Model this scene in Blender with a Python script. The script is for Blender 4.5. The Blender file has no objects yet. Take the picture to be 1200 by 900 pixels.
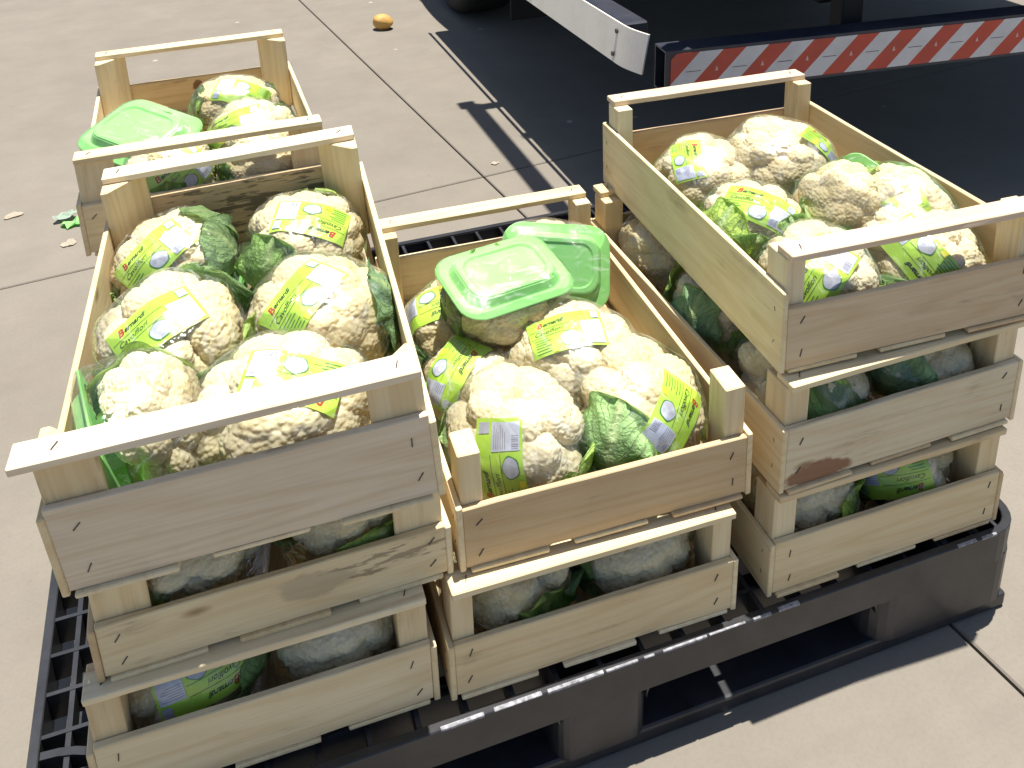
import bpy, bmesh, math, random
import numpy as np
from mathutils import Vector, Matrix
from mathutils.bvhtree import BVHTree

random.seed(7)
sc = bpy.context.scene
R = math.radians

# ------------------------------------------------------------------ camera
# portrait phone frame cropped to its lower part -> principal point near the top
FPX, PPX, PPY = 1135.66, 614.45, 88.68
CAM = Vector((-0.1805, -0.8878, 1.1458))
CROT = (Matrix.Rotation(R(-19.009), 3, 'Z') @ Matrix.Rotation(R(70.034), 3, 'X') @ Matrix.Rotation(R(-1.513), 3, 'Z'))
cd = bpy.data.cameras.new('camera')
cam = bpy.data.objects.new('camera', cd)
sc.collection.objects.link(cam)
cam.matrix_world = Matrix.Translation(CAM) @ CROT.to_4x4()
cd.sensor_width = 36; cd.sensor_fit = 'HORIZONTAL'
cd.lens = FPX / 1200 * 36
cd.shift_x = (600 - PPX) / 1200
cd.shift_y = -(450 - PPY) / 1200
cd.clip_start = 0.02; cd.clip_end = 2000
sc.camera = cam

# ------------------------------------------------------------------ light
SUN_TO = Vector((0.105, 0.085, 1.0)).normalized()      # towards the sun, nearly overhead
w = bpy.data.worlds.new('World'); sc.world = w; w.use_nodes = True
nt = w.node_tree
sky = nt.nodes.new('ShaderNodeTexSky'); sky.sky_type = 'NISHITA'; sky.sun_disc = False
sky.sun_elevation = math.asin(SUN_TO.z)
sky.sun_rotation = math.atan2(SUN_TO.x, SUN_TO.y)
bg = nt.nodes['Background']; bg.inputs['Strength'].default_value = 0.07
nt.links.new(sky.outputs[0], bg.inputs['Color'])
sl = bpy.data.lights.new('sun', 'SUN'); sl.energy = 4.8; sl.angle = R(0.53); sl.color = (1.0, 0.955, 0.88)
so = bpy.data.objects.new('sun', sl); sc.collection.objects.link(so)
so.rotation_euler = SUN_TO.to_track_quat('Z', 'Y').to_euler()
so.location = (0, 0, 6)
sc.view_settings.view_transform = 'Standard'; sc.view_settings.look = 'None'
sc.view_settings.exposure = 0.85; sc.view_settings.gamma = 1.0
sc.view_settings.use_curve_mapping = False
sc.cycles.use_denoising = True
sc.cycles.max_bounces = 8; sc.cycles.diffuse_bounces = 6; sc.cycles.transparent_max_bounces = 24
sc.cycles.transmission_bounces = 6; sc.cycles.glossy_bounces = 4
sc.cycles.caustics_reflective = False; sc.cycles.caustics_refractive = False

COL = sc.collection

# ------------------------------------------------------------------ helpers
def pix_dir(u, v):
    return (CROT @ Vector(((u - PPX) / FPX, -(v - PPY) / FPX, -1))).normalized()
def at(u, v, z):
    d = pix_dir(u, v); t = (z - CAM.z) / d.z
    return CAM + d * t
def link(name, me, mat=None, parent=None, loc=None):
    o = bpy.data.objects.new(name, me); COL.objects.link(o)
    if mat is not None and me is not None and len(me.materials) == 0: me.materials.append(mat)
    if parent is not None: o.parent = parent
    if loc is not None: o.location = loc
    return o
def empty(name, mw=None):
    o = bpy.data.objects.new(name, None); COL.objects.link(o)
    o.empty_display_size = 0.05
    if mw is not None: o.matrix_world = mw
    return o
def tag(o, label=None, cat=None, group=None, kind=None):
    if label: o['label'] = label
    if cat: o['category'] = cat
    if group: o['group'] = group
    if kind: o['kind'] = kind
    return o
def mesh_from_bm(bm, name, smooth=False):
    me = bpy.data.meshes.new(name); bm.normal_update(); bm.to_mesh(me); bm.free()
    if smooth: me.polygons.foreach_set('use_smooth', [True] * len(me.polygons))
    return me
def bm_box(bm, x0, x1, y0, y1, z0, z1):
    v = [bm.verts.new(p) for p in ((x0,y0,z0),(x1,y0,z0),(x1,y1,z0),(x0,y1,z0),(x0,y0,z1),(x1,y0,z1),(x1,y1,z1),(x0,y1,z1))]
    for f in ((0,3,2,1),(4,5,6,7),(0,1,5,4),(1,2,6,5),(2,3,7,6),(3,0,4,7)): bm.faces.new([v[i] for i in f])
    return v
def box_mesh(name, x0, x1, y0, y1, z0, z1, bev=0.0, seg=1):
    bm = bmesh.new(); bm_box(bm, x0, x1, y0, y1, z0, z1)
    if bev: bmesh.ops.bevel(bm, geom=bm.edges[:], offset=bev, segments=seg, affect='EDGES', profile=0.5)
    return mesh_from_bm(bm, name)
def prism(bm, pts, z0, z1):
    a = [bm.verts.new((x, y, z0)) for x, y in pts]; b = [bm.verts.new((x, y, z1)) for x, y in pts]
    n = len(pts)
    bm.faces.new(a[::-1]); bm.faces.new(b)
    for i in range(n): bm.faces.new((a[i], a[(i+1) % n], b[(i+1) % n], b[i]))
def rrect(lx, ly, r, n=6):
    out = []
    for cx, cy, a0 in ((lx/2-r, ly/2-r, 0), (-lx/2+r, ly/2-r, 90), (-lx/2+r, -ly/2+r, 180), (lx/2-r, -ly/2+r, 270)):
        for i in range(n + 1):
            a = R(a0 + 90 * i / n); out.append((cx + r*math.cos(a), cy + r*math.sin(a)))
    return out

# ------------------------------------------------------------------ materials
class N:
    def __init__(s, name):
        s.m = bpy.data.materials.new(name); s.m.use_nodes = True
        s.t = s.m.node_tree; s.b = s.t.nodes['Principled BSDF']; s.out = s.t.nodes['Material Output']
    def n(s, typ, **kw):
        nd = s.t.nodes.new('ShaderNode' + typ)
        for k, v in kw.items():
            if k in nd.inputs.keys(): nd.inputs[k].default_value = v
            else: setattr(nd, k, v)
        return nd
    def l(s, a, b): s.t.links.new(a, b)
    def noise(s, vec, scale, detail=3, rough=0.55, dist=0.0):
        nd = s.n('TexNoise', Scale=scale, Detail=detail, Roughness=rough, Distortion=dist)
        if vec is not None: s.l(vec, nd.inputs['Vector'])
        return nd.outputs['Fac']
    def ramp(s, fac, stops):
        nd = s.n('ValToRGB'); e = nd.color_ramp.elements
        while len(e) < len(stops): e.new(0.5)
        for i, (p, c) in enumerate(stops):
            e[i].position = p; e[i].color = (c, c, c, 1) if isinstance(c, (int, float)) else (*c, 1)
        s.l(fac, nd.inputs[0]); return nd.outputs[0]
    def mix(s, fac, a, b, mode='MIX'):
        nd = s.n('Mix', data_type='RGBA', blend_type=mode)
        for sock, v in ((nd.inputs[0], fac), (nd.inputs[6], a), (nd.inputs[7], b)):
            if hasattr(v, 'links'): s.l(v, sock)
            elif isinstance(v, (int, float)): sock.default_value = v if sock.type == 'VALUE' else (v, v, v, 1)
            else: sock.default_value = (*v, 1)
        return nd.outputs[2]
    def math(s, op, a, b=None):
        nd = s.n('Math', operation=op)
        for i, v in enumerate((a, b)):
            if v is None: continue
            if hasattr(v, 'links'): s.l(v, nd.inputs[i])
            else: nd.inputs[i].default_value = v
        return nd.outputs[0]
    def objvec(s, rnd=True, scale=(1,1,1)):
        tc = s.n('TexCoord'); v = tc.outputs['Object']
        if rnd:
            oi = s.n('ObjectInfo'); s.rnd = oi.outputs['Random']
            ad = s.n('VectorMath', operation='ADD'); s.l(v, ad.inputs[0])
            cm = s.n('CombineXYZ')
            for i, k in enumerate((53.0, 31.0, 17.0)): s.l(s.math('MULTIPLY', oi.outputs['Random'], k), cm.inputs[i])
            s.l(cm.outputs[0], ad.inputs[1]); v = ad.outputs[0]
        if scale != (1,1,1):
            mp = s.n('VectorMath', operation='MULTIPLY'); s.l(v, mp.inputs[0]); mp.inputs[1].default_value = scale; v = mp.outputs[0]
        return v
    def bump(s, h, strength, dist=0.002):
        nd = s.n('Bump', Strength=strength, Distance=dist); s.l(h, nd.inputs['Height'])
        s.l(nd.outputs[0], s.b.inputs['Normal']); return nd
    def set(s, **kw):
        for k, v in kw.items():
            sock = s.b.inputs[k.replace('_', ' ')]
            if hasattr(v, 'links'): s.l(v, sock)
            elif sock.type == 'RGBA': sock.default_value = (*v, 1)
            else: sock.default_value = v
        return s.m

def wood(name, axis, base=None, stain=None):
    m = N(name)
    lo, hi = 1.0, 9.0
    sc1 = tuple(1.3 if i == axis else 14.0 for i in range(3))
    sc2 = tuple(10.0 if i == axis else 330.0 for i in range(3))
    v = m.objvec(True)
    def scaled(s3):
        q = m.n('VectorMath', operation='MULTIPLY'); m.l(v, q.inputs[0]); q.inputs[1].default_value = s3; return q.outputs[0]
    n1 = m.noise(scaled(sc1), 1.0, 2.0, 0.45)
    rings = m.math('ADD', m.math('MULTIPLY', m.math('SINE', m.math('MULTIPLY', n1, 62.0)), 0.5), 0.5)
    rings = m.math('POWER', rings, 2.2)
    fib = m.noise(scaled(sc2), 1.0, 4.0, 0.6)
    big = m.noise(v, 7.0, 4.0, 0.6)
    if base is None:
        pal = m.ramp(m.rnd, [(0.0, (0.73,0.61,0.375)), (0.25, (0.77,0.67,0.455)), (0.5, (0.70,0.56,0.33)), (0.75, (0.76,0.655,0.42)), (0.9, (0.66,0.53,0.32)), (1.0, (0.56,0.42,0.25))])
    else:
        rg = m.n('RGB'); rg.outputs[0].default_value = (*base, 1); pal = rg.outputs[0]
    c = m.mix(m.math('MULTIPLY', rings, 0.34), pal, m.mix(1.0, pal, (0.80,0.69,0.54), 'MULTIPLY'))
    c = m.mix(m.math('MULTIPLY', m.ramp(fib, [(0.35,1.0),(0.62,0.0)]), 0.26), c, m.mix(1.0, c, (0.74,0.65,0.54), 'MULTIPLY'))
    c = m.mix(m.math('MULTIPLY', m.ramp(big, [(0.46,0.0),(0.75,1.0)]), 0.35), c, m.mix(1.0, c, (0.78,0.72,0.66), 'MULTIPLY'))
    # small knots
    vo = m.n('TexVoronoi', feature='F1', Scale=1.0); m.l(scaled(tuple(3.2 if i == axis else 9.0 for i in range(3))), vo.inputs['Vector'])
    kn = m.ramp(vo.outputs['Distance'], [(0.02,1.0),(0.06,0.0)])
    c = m.mix(m.math('MULTIPLY', kn, 0.75), c, (0.22,0.115,0.05))
    # dirt streaks
    ds = m.noise(scaled(tuple(9.0 if i == axis else 60.0 for i in range(3))), 1.0, 5.0, 0.7)
    dm = m.math('MULTIPLY', m.ramp(ds, [(0.57,0.0),(0.72,1.0)]), m.ramp(big, [(0.46,0.0),(0.64,1.0)]))
    c = m.mix(m.math('MULTIPLY', dm, 0.65), c, (0.19,0.135,0.085))
    if stain is not None:
        for (sx, sy, sz, rx, ry, rz, colr, amt, streak) in stain:
            tc = m.n('TexCoord'); sb = m.n('VectorMath', operation='SUBTRACT'); m.l(tc.outputs['Object'], sb.inputs[0]); sb.inputs[1].default_value = (sx,sy,sz)
            dv = m.n('VectorMath', operation='DIVIDE'); m.l(sb.outputs[0], dv.inputs[0]); dv.inputs[1].default_value = (rx,ry,rz)
            ln = m.n('VectorMath', operation='LENGTH'); m.l(dv.outputs[0], ln.inputs[0])
            nz = m.noise(scaled(tuple(20.0 if i == axis else (140.0 if streak else 30.0) for i in range(3))), 1.0, 4.0, 0.6)
            d2 = m.math('ADD', m.math('MULTIPLY', ln.outputs['Value'], 0.45 if streak else 1.0), m.math('ADD', m.math('MULTIPLY', m.math('SUBTRACT', nz, 0.5), 4.2 if streak else 1.3), 0.62 if streak else 0.0))
            mk = m.ramp(d2, [(0.72,1.0),(0.92,0.0)])
            c = m.mix(m.math('MULTIPLY', mk, amt), c, colr)
    m.bump(m.math('ADD', fib, m.math('MULTIPLY', rings, 0.25)), 0.35, 0.0012)
    return m.set(Base_Color=c, Roughness=0.72, Specular_IOR_Level=0.25)

WOOD = [wood('pine_grain_x', 0), wood('pine_grain_y', 1), wood('pine_grain_z', 2)]
PALE = (0.70, 0.60, 0.44)

def mat_concrete():
    m = N('worn_concrete'); v = m.objvec(False)
    a = m.noise(v, 0.55, 5, 0.6, 0.4); b = m.noise(v, 6.0, 6, 0.65); f = m.noise(v, 160.0, 3, 0.7)
    c = m.ramp(a, [(0.30,(0.163,0.145,0.120)), (0.5,(0.207,0.184,0.153)), (0.72,(0.239,0.213,0.178))])
    c = m.mix(0.5, c, m.ramp(b, [(0.3,(0.172,0.153,0.127)), (0.7,(0.236,0.210,0.175))]))
    c = m.mix(m.math('MULTIPLY', m.ramp(f, [(0.35,1.0),(0.55,0.0)]), 0.18), c, (0.14,0.125,0.105))
    # swirl marks from power trowel / sweeping
    q = m.n('VectorMath', operation='MULTIPLY'); m.l(v, q.inputs[0]); q.inputs[1].default_value = (1.2, 6.0, 1.0)
    s = m.noise(q.outputs[0], 1.4, 5, 0.6, 1.2)
    c = m.mix(m.math('MULTIPLY', m.ramp(s, [(0.50,0.0),(0.70,1.0)]), 0.22), c, (0.17,0.142,0.118))
    # pale dried splashes and dark spots
    vo = m.n('TexVoronoi', feature='F1', Scale=5.0); m.l(v, vo.inputs['Vector'])
    pn = m.noise(v, 40.0, 3, 0.6)
    sp = m.ramp(m.math('ADD', vo.outputs['Distance'], m.math('MULTIPLY', pn, 0.10)), [(0.085,1.0),(0.105,0.0)])
    c = m.mix(m.math('MULTIPLY', sp, 0.45), c, (0.56,0.51,0.45))
    vd = m.n('TexVoronoi', feature='F1', Scale=9.0); 
    q2 = m.n('VectorMath', operation='ADD'); m.l(v, q2.inputs[0]); q2.inputs[1].default_value = (3.7,1.9,0.0); m.l(q2.outputs[0], vd.inputs['Vector'])
    dk = m.ramp(m.math('ADD', vd.outputs['Distance'], m.math('MULTIPLY', pn, 0.12)), [(0.09,1.0),(0.12,0.0)])
    c = m.mix(m.math('MULTIPLY', dk, 0.35), c, (0.15,0.13,0.11))
    m.bump(m.math('ADD', m.math('MULTIPLY', b, 0.6), f), 0.25, 0.002)
    return m.set(Base_Color=c, Roughness=0.85, Specular_IOR_Level=0.2)
CONC = mat_concrete()

def mat_simple(name, col, rough=0.5, metal=0.0, spec=0.5, var=0.0, vs=20.0, bump=0.0, dust=None):
    m = N(name); v = m.objvec(True)
    c = col
    if var:
        nz = m.noise(v, vs, 4, 0.6)
        c = m.mix(m.ramp(nz, [(0.3,0.0),(0.7,1.0)]), tuple(x*(1-var) for x in col), tuple(min(1,x*(1+var)) for x in col))
    if dust:
        nz2 = m.noise(v, 12.0, 6, 0.7); c = m.mix(m.math('MULTIPLY', m.ramp(nz2, [(0.42,0.0),(0.72,1.0)]), dust[1]), c, dust[0])
    if bump: m.bump(m.noise(v, vs*6, 3), bump, 0.001)
    return m.set(Base_Color=c, Roughness=rough, Metallic=metal, Specular_IOR_Level=spec)

PLASTIC = mat_simple('black_pallet_plastic', (0.019,0.020,0.024), 0.36, 0, 0.5, 0.3, 30, 0.12, ((0.11,0.105,0.10), 0.16))
SCUFF_GLINT = mat_simple('scuffed_sunlit_plastic', (0.26,0.26,0.28), 0.6, 0, 0.4, 0.6, 160)  # worn rim edge with the sun highlight put into its pale grey
STAPLE = mat_simple('staple_wire', (0.09,0.08,0.075), 0.45, 0.7)
TYRE = mat_simple('tyre_rubber', (0.018,0.018,0.018), 0.8, 0, 0.3, 0.2, 20, 0.2)
DARKSTEEL = mat_simple('dark_chassis_steel', (0.012,0.0125,0.014), 0.6, 0, 0.3, 0.2, 8)
NAVY = mat_simple('navy_bar_paint', (0.022,0.027,0.045), 0.45, 0, 0.5, 0.25, 25, 0.05, ((0.10,0.09,0.08), 0.25))
GUARD = mat_simple('painted_white_guard', (0.85,0.79,0.69), 0.42, 0, 0.5, 0.05, 6, 0.03, ((0.5,0.44,0.36), 0.35))
BEDBLUE = mat_simple('bed_paint', (0.03,0.035,0.045), 0.5)
REDR = mat_simple('red_reflective_sheet', (0.50,0.062,0.035), 0.45, 0, 0.5, 0.12, 14, 0.02, ((0.2,0.1,0.08), 0.3))
WHITER = mat_simple('white_reflective_sheet', (0.62,0.62,0.63), 0.4, 0, 0.5, 0.08, 14, 0.02, ((0.35,0.33,0.3), 0.3))
PALEPINK = mat_simple('pale_print', (0.72,0.45,0.38), 0.5)
BLACKINK = mat_simple('black_ink', (0.012,0.016,0.012), 0.4)
REDINK = mat_simple('red_ink', (0.45,0.035,0.02), 0.4)
GREENINK = mat_simple('dark_green_ink', (0.06,0.22,0.04), 0.4)
YELLOWINK = mat_simple('yellow_ink', (0.85,0.80,0.05), 0.4)
GREYPRINT = mat_simple('silver_print', (0.46,0.48,0.57), 0.3, 0, 0.5, 0.2, 90)
WHITEPRINT = mat_simple('white_print', (0.55,0.58,0.70), 0.3, 0, 0.5, 0.22, 70)
BARINK = mat_simple('barcode_ink', (0.22,0.22,0.28), 0.4)
POTATO = mat_simple('potato_skin', (0.55,0.32,0.09), 0.6, 0, 0.4, 0.25, 40, 0.3)
SCRAPF = mat_simple('pale_green_film', (0.50,0.62,0.50), 0.3, 0, 0.5, 0.2, 60)
SCRAP = mat_simple('pale_leaf_scrap', (0.62,0.55,0.44), 0.8, 0, 0.3, 0.1, 90)

def mat_label():
    m = N('lime_label_film'); v = m.objvec(True)
    nz = m.noise(v, 25, 3, 0.5)
    c = m.ramp(nz, [(0.3,(0.38,0.66,0.06)), (0.6,(0.47,0.72,0.08)), (0.85,(0.56,0.75,0.10))])
    m.bump(m.noise(v, 70, 2), 0.25, 0.002)
    return m.set(Base_Color=c, Roughness=0.28, Specular_IOR_Level=0.5)
LABEL = mat_label()

def mat_tray():
    m = N('green_tray_plastic'); v = m.objvec(True)
    c = m.ramp(m.noise(v, 14, 3), [(0.3,(0.27,0.70,0.18)), (0.7,(0.35,0.77,0.25))])
    m.b.inputs['Subsurface Weight'].default_value = 0.15
    m.b.inputs['Subsurface Radius'].default_value = (0.004,0.008,0.004)
    m.b.inputs['Subsurface Scale'].default_value = 1.0
    return m.set(Base_Color=c, Roughness=0.35, Specular_IOR_Level=0.5)
TRAY = mat_tray()

def mat_curd():
    m = N('cauliflower_curd'); v = m.objvec(True)
    big = m.noise(v, 16, 4, 0.6); fine = m.noise(v, 240, 2, 0.6)
    vo = m.n('TexVoronoi', feature='SMOOTH_F1', Scale=260.0); m.l(v, vo.inputs['Vector'])
    pal = m.ramp(m.rnd, [(0.0,(0.73,0.64,0.405)), (0.5,(0.74,0.665,0.455)), (1.0,(0.715,0.61,0.355))])
    c = m.mix(m.ramp(big, [(0.36,0.0),(0.68,0.65)]), pal, m.mix(1.0, pal, (0.96,0.87,0.66), 'MULTIPLY'))
    sp = m.noise(v, 55, 5, 0.75); reg = m.noise(v, 9, 2, 0.5)
    mk = m.math('MULTIPLY', m.ramp(sp, [(0.56,0.0),(0.68,1.0)]), m.ramp(reg, [(0.56,0.0),(0.70,1.0)]))
    c = m.mix(m.math('MULTIPLY', mk, 0.6), c, (0.34,0.21,0.11))
    h = m.math('ADD', m.math('MULTIPLY', vo.outputs['Distance'], -1.6), m.math('MULTIPLY', fine, 0.4))
    m.bump(h, 0.5, 0.0018)
    m.b.inputs['Subsurface Weight'].default_value = 0.45
    m.b.inputs['Subsurface Radius'].default_value = (0.012,0.009,0.0045)
    m.b.inputs['Subsurface Scale'].default_value = 1.0
    return m.set(Base_Color=c, Roughness=0.6, Specular_IOR_Level=0.3)
CURD = mat_curd()

def mat_leaf():
    m = N('cauliflower_leaf')
    tc = m.n('TexCoord'); sp = m.n('SeparateXYZ'); m.l(tc.outputs['UV'], sp.inputs[0])
    v = m.objvec(True)
    u = m.math('ABSOLUTE', m.math('SUBTRACT', sp.outputs[0], 0.5))
    nz = m.noise(v, 30, 3, 0.6)
    g = m.ramp(m.rnd, [(0.0,(0.31,0.48,0.28)), (0.4,(0.36,0.55,0.24)), (0.7,(0.47,0.64,0.19)), (1.0,(0.31,0.46,0.30))])
    c = m.mix(m.ramp(nz, [(0.3,0.0),(0.75,1.0)]), g, m.mix(1.0, g, (1.55,1.45,1.3), 'MULTIPLY'))
    # yellow-green base, pale midrib and side veins
    c = m.mix(m.ramp(sp.outputs[1], [(0.05,0.85),(0.45,0.0)]), c, (0.50,0.62,0.15))
    rib = m.ramp(u, [(0.03,1.0),(0.10,0.0)])
    d = m.math('ADD', m.math('MULTIPLY', sp.outputs[1], 9.0), m.math('MULTIPLY', u, -9.0))
    d = m.math('ADD', d, m.math('MULTIPLY', nz, 1.6))
    vein = m.math('ABSOLUTE', m.math('SUBTRACT', m.math('FRACT', d), 0.5))
    vn = m.ramp(vein, [(0.02,1.0),(0.09,0.0)])
    mask = m.math('MAXIMUM', rib, m.math('MULTIPLY', vn, 0.5))
    c = m.mix(m.math('MULTIPLY', mask, 0.85), c, (0.55,0.68,0.36))
    wr = m.noise(v, 110, 3, 0.6)
    m.bump(m.math('ADD', m.math('MULTIPLY', mask, 1.0), m.math('MULTIPLY', wr, 1.6)), 0.8, 0.004)
    m.b.inputs['Transmission Weight'].default_value = 0.0
    tl = m.n('BsdfTranslucent'); m.l(c, tl.inputs[0]); mxs = m.n('MixShader'); mxs.inputs[0].default_value = 0.30
    m.l(m.b.outputs[0], mxs.inputs[1]); m.l(tl.outputs[0], mxs.inputs[2]); m.l(mxs.outputs[0], m.out.inputs['Surface'])
    return m.set(Base_Color=c, Roughness=0.62, Specular_IOR_Level=0.3)
LEAF = mat_leaf()

def mat_film():
    m = N('clear_wrap_film'); t = m.t
    v = m.objvec(True)
    wr = m.noise(v, 26, 4, 0.62, 1.6); fine = m.noise(v, 95, 3, 0.6, 0.8)
    bp = m.n('Bump', Strength=0.9, Distance=0.0045)
    m.l(m.math('ADD', wr, m.math('MULTIPLY', fine, 0.25)), bp.inputs['Height'])
    tr = m.n('BsdfTransparent'); tr.inputs[0].default_value = (0.985,0.99,0.985,1)
    gl = m.n('BsdfGlossy'); gl.inputs['Color'].default_value = (1,1,1,1); gl.inputs['Roughness'].default_value = 0.065
    m.l(bp.outputs[0], gl.inputs['Normal'])
    df = m.n('BsdfDiffuse'); df.inputs[0].default_value = (0.85,0.88,0.86,1); m.l(bp.outputs[0], df.inputs['Normal'])
    fr = m.n('Fresnel', IOR=1.38);     hq = m.n('VectorMath', operation='MULTIPLY'); m.l(v, hq.inputs[0]); hq.inputs[1].default_value = (0.6, 1.8, 1.2)
    haze = m.noise(hq.outputs[0], 20, 5, 0.7, 2.4)
    mx1 = m.n('MixShader'); m.l(m.math('MULTIPLY', m.ramp(haze, [(0.54,0.003),(0.70,0.24)]), 1.0), mx1.inputs[0]); m.l(tr.outputs[0], mx1.inputs[1]); m.l(df.outputs[0], mx1.inputs[2])
    mx = m.n('MixShader'); m.l(m.math('ADD', m.math('MULTIPLY', fr.outputs[0], 0.45), 0.042), mx.inputs[0]); m.l(mx1.outputs[0], mx.inputs[1]); m.l(gl.outputs[0], mx.inputs[2])
    m.l(mx.outputs[0], m.out.inputs['Surface'])
    return m.m
FILM = mat_film()

# ------------------------------------------------------------------ ground
g0 = link('ground', box_mesh('ground', -400, 400, -400, 400, -0.30, -0.016), CONC); tag(g0, kind='structure')
JY = 0.1127
jo = at(567, 207, 0)
SL = 4.2; GAP = 0.0024
for i in range(-3, 3):
    for j in range(-3, 3):
        bm = bmesh.new(); bm_box(bm, i*SL+GAP, (i+1)*SL-GAP, j*SL+GAP, (j+1)*SL-GAP, -0.2, 0.0)
        bmesh.ops.bevel(bm, geom=[e for e in bm.edges if all(vv.co.z > -0.01 for vv in e.verts)], offset=0.0025, segments=1, affect='EDGES')
        s = link('slab', mesh_from_bm(bm, 'slab'), CONC)
        s.matrix_world = Matrix.Translation(jo) @ Matrix.Rotation(JY, 4, 'Z')
        mw = s.matrix_world.copy(); s.parent = g0; s.matrix_world = mw

# ------------------------------------------------------------------ pallet
PX0, PX1, PY0, PY1, PH = -0.456, 0.748, -0.165, 0.868, 0.147
def build_pallet():
    root = empty('plastic_pallet', Matrix.Translation(((PX0+PX1)/2, (PY0+PY1)/2, 0)))
    tag(root, 'black plastic grid-deck pallet carrying all the stacked vegetable crates', 'pallet')
    ox, oy = (PX0+PX1)/2, (PY0+PY1)/2
    lx, ly = PX1-PX0, PY1-PY0
    hx, hy = lx/2, ly/2
    # deck: rim ring and crossing ribs
    bm = bmesh.new()
    outer = rrect(lx, ly, 0.045, 6); inner = rrect(lx-0.022, ly-0.022, 0.036, 6)
    n = len(outer)
    rings = [[bm.verts.new((x, y, z)) for x, y in ring] for ring, z in ((outer, PH-0.05), (outer, PH-0.0012), (rrect(lx-0.0024, ly-0.0024, 0.044, 6), PH), (rrect(lx-0.0196, ly-0.0196, 0.037, 6), PH), (inner, PH-0.0012), (inner, PH-0.05))]
    for a in range(6):
        for i in range(n):
            q = (rings[a][i], rings[a][(i+1) % n], rings[(a+1) % 6][(i+1) % n], rings[(a+1) % 6][i])
            bm.faces.new(q)
    link('deck_rim', mesh_from_bm(bm, 'deck_rim'), PLASTIC, root)
    bm = bmesh.new()
    zt = PH - 0.003
    for k in range(-9, 11):
        y = k*0.0515 - 0.012
        if abs(y) < hy - 0.02: bm_box(bm, -hx+0.006, hx-0.006, y-0.0024, y+0.0024, zt-0.036, zt)
    xs = [-hx+0.038, hx-0.038] + [k*0.0525 for k in range(-10, 11)]
    for x in xs:
        if abs(x) < hx - 0.02: bm_box(bm, x-0.0028, x+0.0028, -hy+0.006, hy-0.006, zt-0.030, zt-0.0008)
    link('deck_ribs', mesh_from_bm(bm, 'deck_ribs'), PLASTIC, root)
    # curved corner webs over the feet
    for sx in (-1, 1):
        for sy in (-1, 1):
            bm = bmesh.new(); cx, cy = sx*(hx-0.012), sy*(hy-0.012)
            a0 = {(1,1):180, (-1,1):270, (-1,-1):0, (1,-1):90}[(sx, sy)]
            m_ = 10; v4 = []
            for i in range(m_+1):
                a = R(a0 + 90*i/m_)
                v4.append([bm.verts.new((cx+r*math.cos(a), cy+r*math.sin(a), z)) for r, z in ((0.105, zt-0.04), (0.105, zt+0.0015), (0.114, zt+0.0015), (0.114, zt-0.04))])
            for i in range(m_):
                for j in range(4): bm.faces.new((v4[i][j], v4[i+1][j], v4[i+1][(j+1) % 4], v4[i][(j+1) % 4]))
            link('corner_web', mesh_from_bm(bm, 'corner_web'), PLASTIC, root)
    # feet
    fx = [(-hx+0.002, -hx+0.232), (-0.058, 0.058), (hx-0.232, hx-0.002)]
    fy = [(-hy+0.002, -hy+0.15), (-0.075, 0.075), (hy-0.15, hy-0.002)]
    for ix, (a, b) in enumerate(fx):
        for iy, (c, d) in enumerate(fy):
            bm = bmesh.new(); r = 0.035 if ix != 1 else 0.022
            pts = [(x+(a+b)/2, y+(c+d)/2) for x, y in rrect(b-a, d-c, r, 5)]
            prism(bm, pts, 0.022, PH-0.046)
            # flare where the foot meets the skirt
            top = [v for v in bm.verts if v.co.z > 0.08]
            o = link('foot', mesh_from_bm(bm, 'foot'), PLASTIC, root)
    # skirts on front and back with rounded fork openings
    def skirt(y0, y1):
        bm = bmesh.new()
        prof = []
        zb = 0.112
        def arch(xa, xb):
            r = 0.034; out = []
            for i in range(7):
                a = R(180 - 90*i/6); out.append((xa + r + r*math.cos(a), zb - r + r*math.sin(a)))
            for i in range(7):
                a = R(90 - 90*i/6); out.append((xb - r + r*math.cos(a), zb - r + r*math.sin(a)))
            return out
        def bar(xa, xb, za, zb2): bm_box(bm, xa, xb, y0, y1, za, zb2)
        bar(-hx+0.04, hx-0.04, zb-0.0005, PH-0.004)
        for xa, xb in ((fx[0][1]-0.004, fx[1][0]+0.004), (fx[1][1]-0.004, fx[2][0]+0.004)):
            ar = arch(xa, xb)
            for part in (ar[:7], ar[7:]):
                cx_ = xa if part is not None and part[0][0] < (xa+xb)/2 else xb
                poly = part + [(cx_, zb)] if cx_ == xa else part + [(cx_, zb)]
                a_ = [bm.verts.new((x, y0, z)) for x, z in poly]; b_ = [bm.verts.new((x, y1, z)) for x, z in poly]
                k = len(poly)
                bm.faces.new(a_); bm.faces.new(b_[::-1])
                for i in range(k): bm.faces.new((a_[i], b_[i], b_[(i+1) % k], a_[(i+1) % k]))
        bmesh.ops.recalc_face_normals(bm, faces=bm.faces)
        link('skirt', mesh_from_bm(bm, 'skirt'), PLASTIC, root)
    skirt(-hy+0.0035, -hy+0.012); skirt(hy-0.012, hy-0.0035)
    # bottom runners
    for (c, d) in fy:
        link('runner', box_mesh('runner', -hx+0.006, hx-0.006, c+0.004, d-0.004, 0.0, 0.0235, 0.004, 2), PLASTIC, root)
    for (a, b) in fx:
        link('cross_runner', box_mesh('cross_runner', a+0.01, b-0.01, -hy+0.02, hy-0.02, 0.002, 0.021, 0.003, 1), PLASTIC, root)
    # lifting hook notch near the right corner
    link('side_grip', box_mesh('side_grip', hx-0.004, hx+0.010, -hy+0.03, -hy+0.09, 0.10, 0.112, 0.003, 2), PLASTIC, root)
    # scraped front rim edge, its sun highlight painted in as pale strips
    rq = random.Random(5); xq = -0.19
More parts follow.
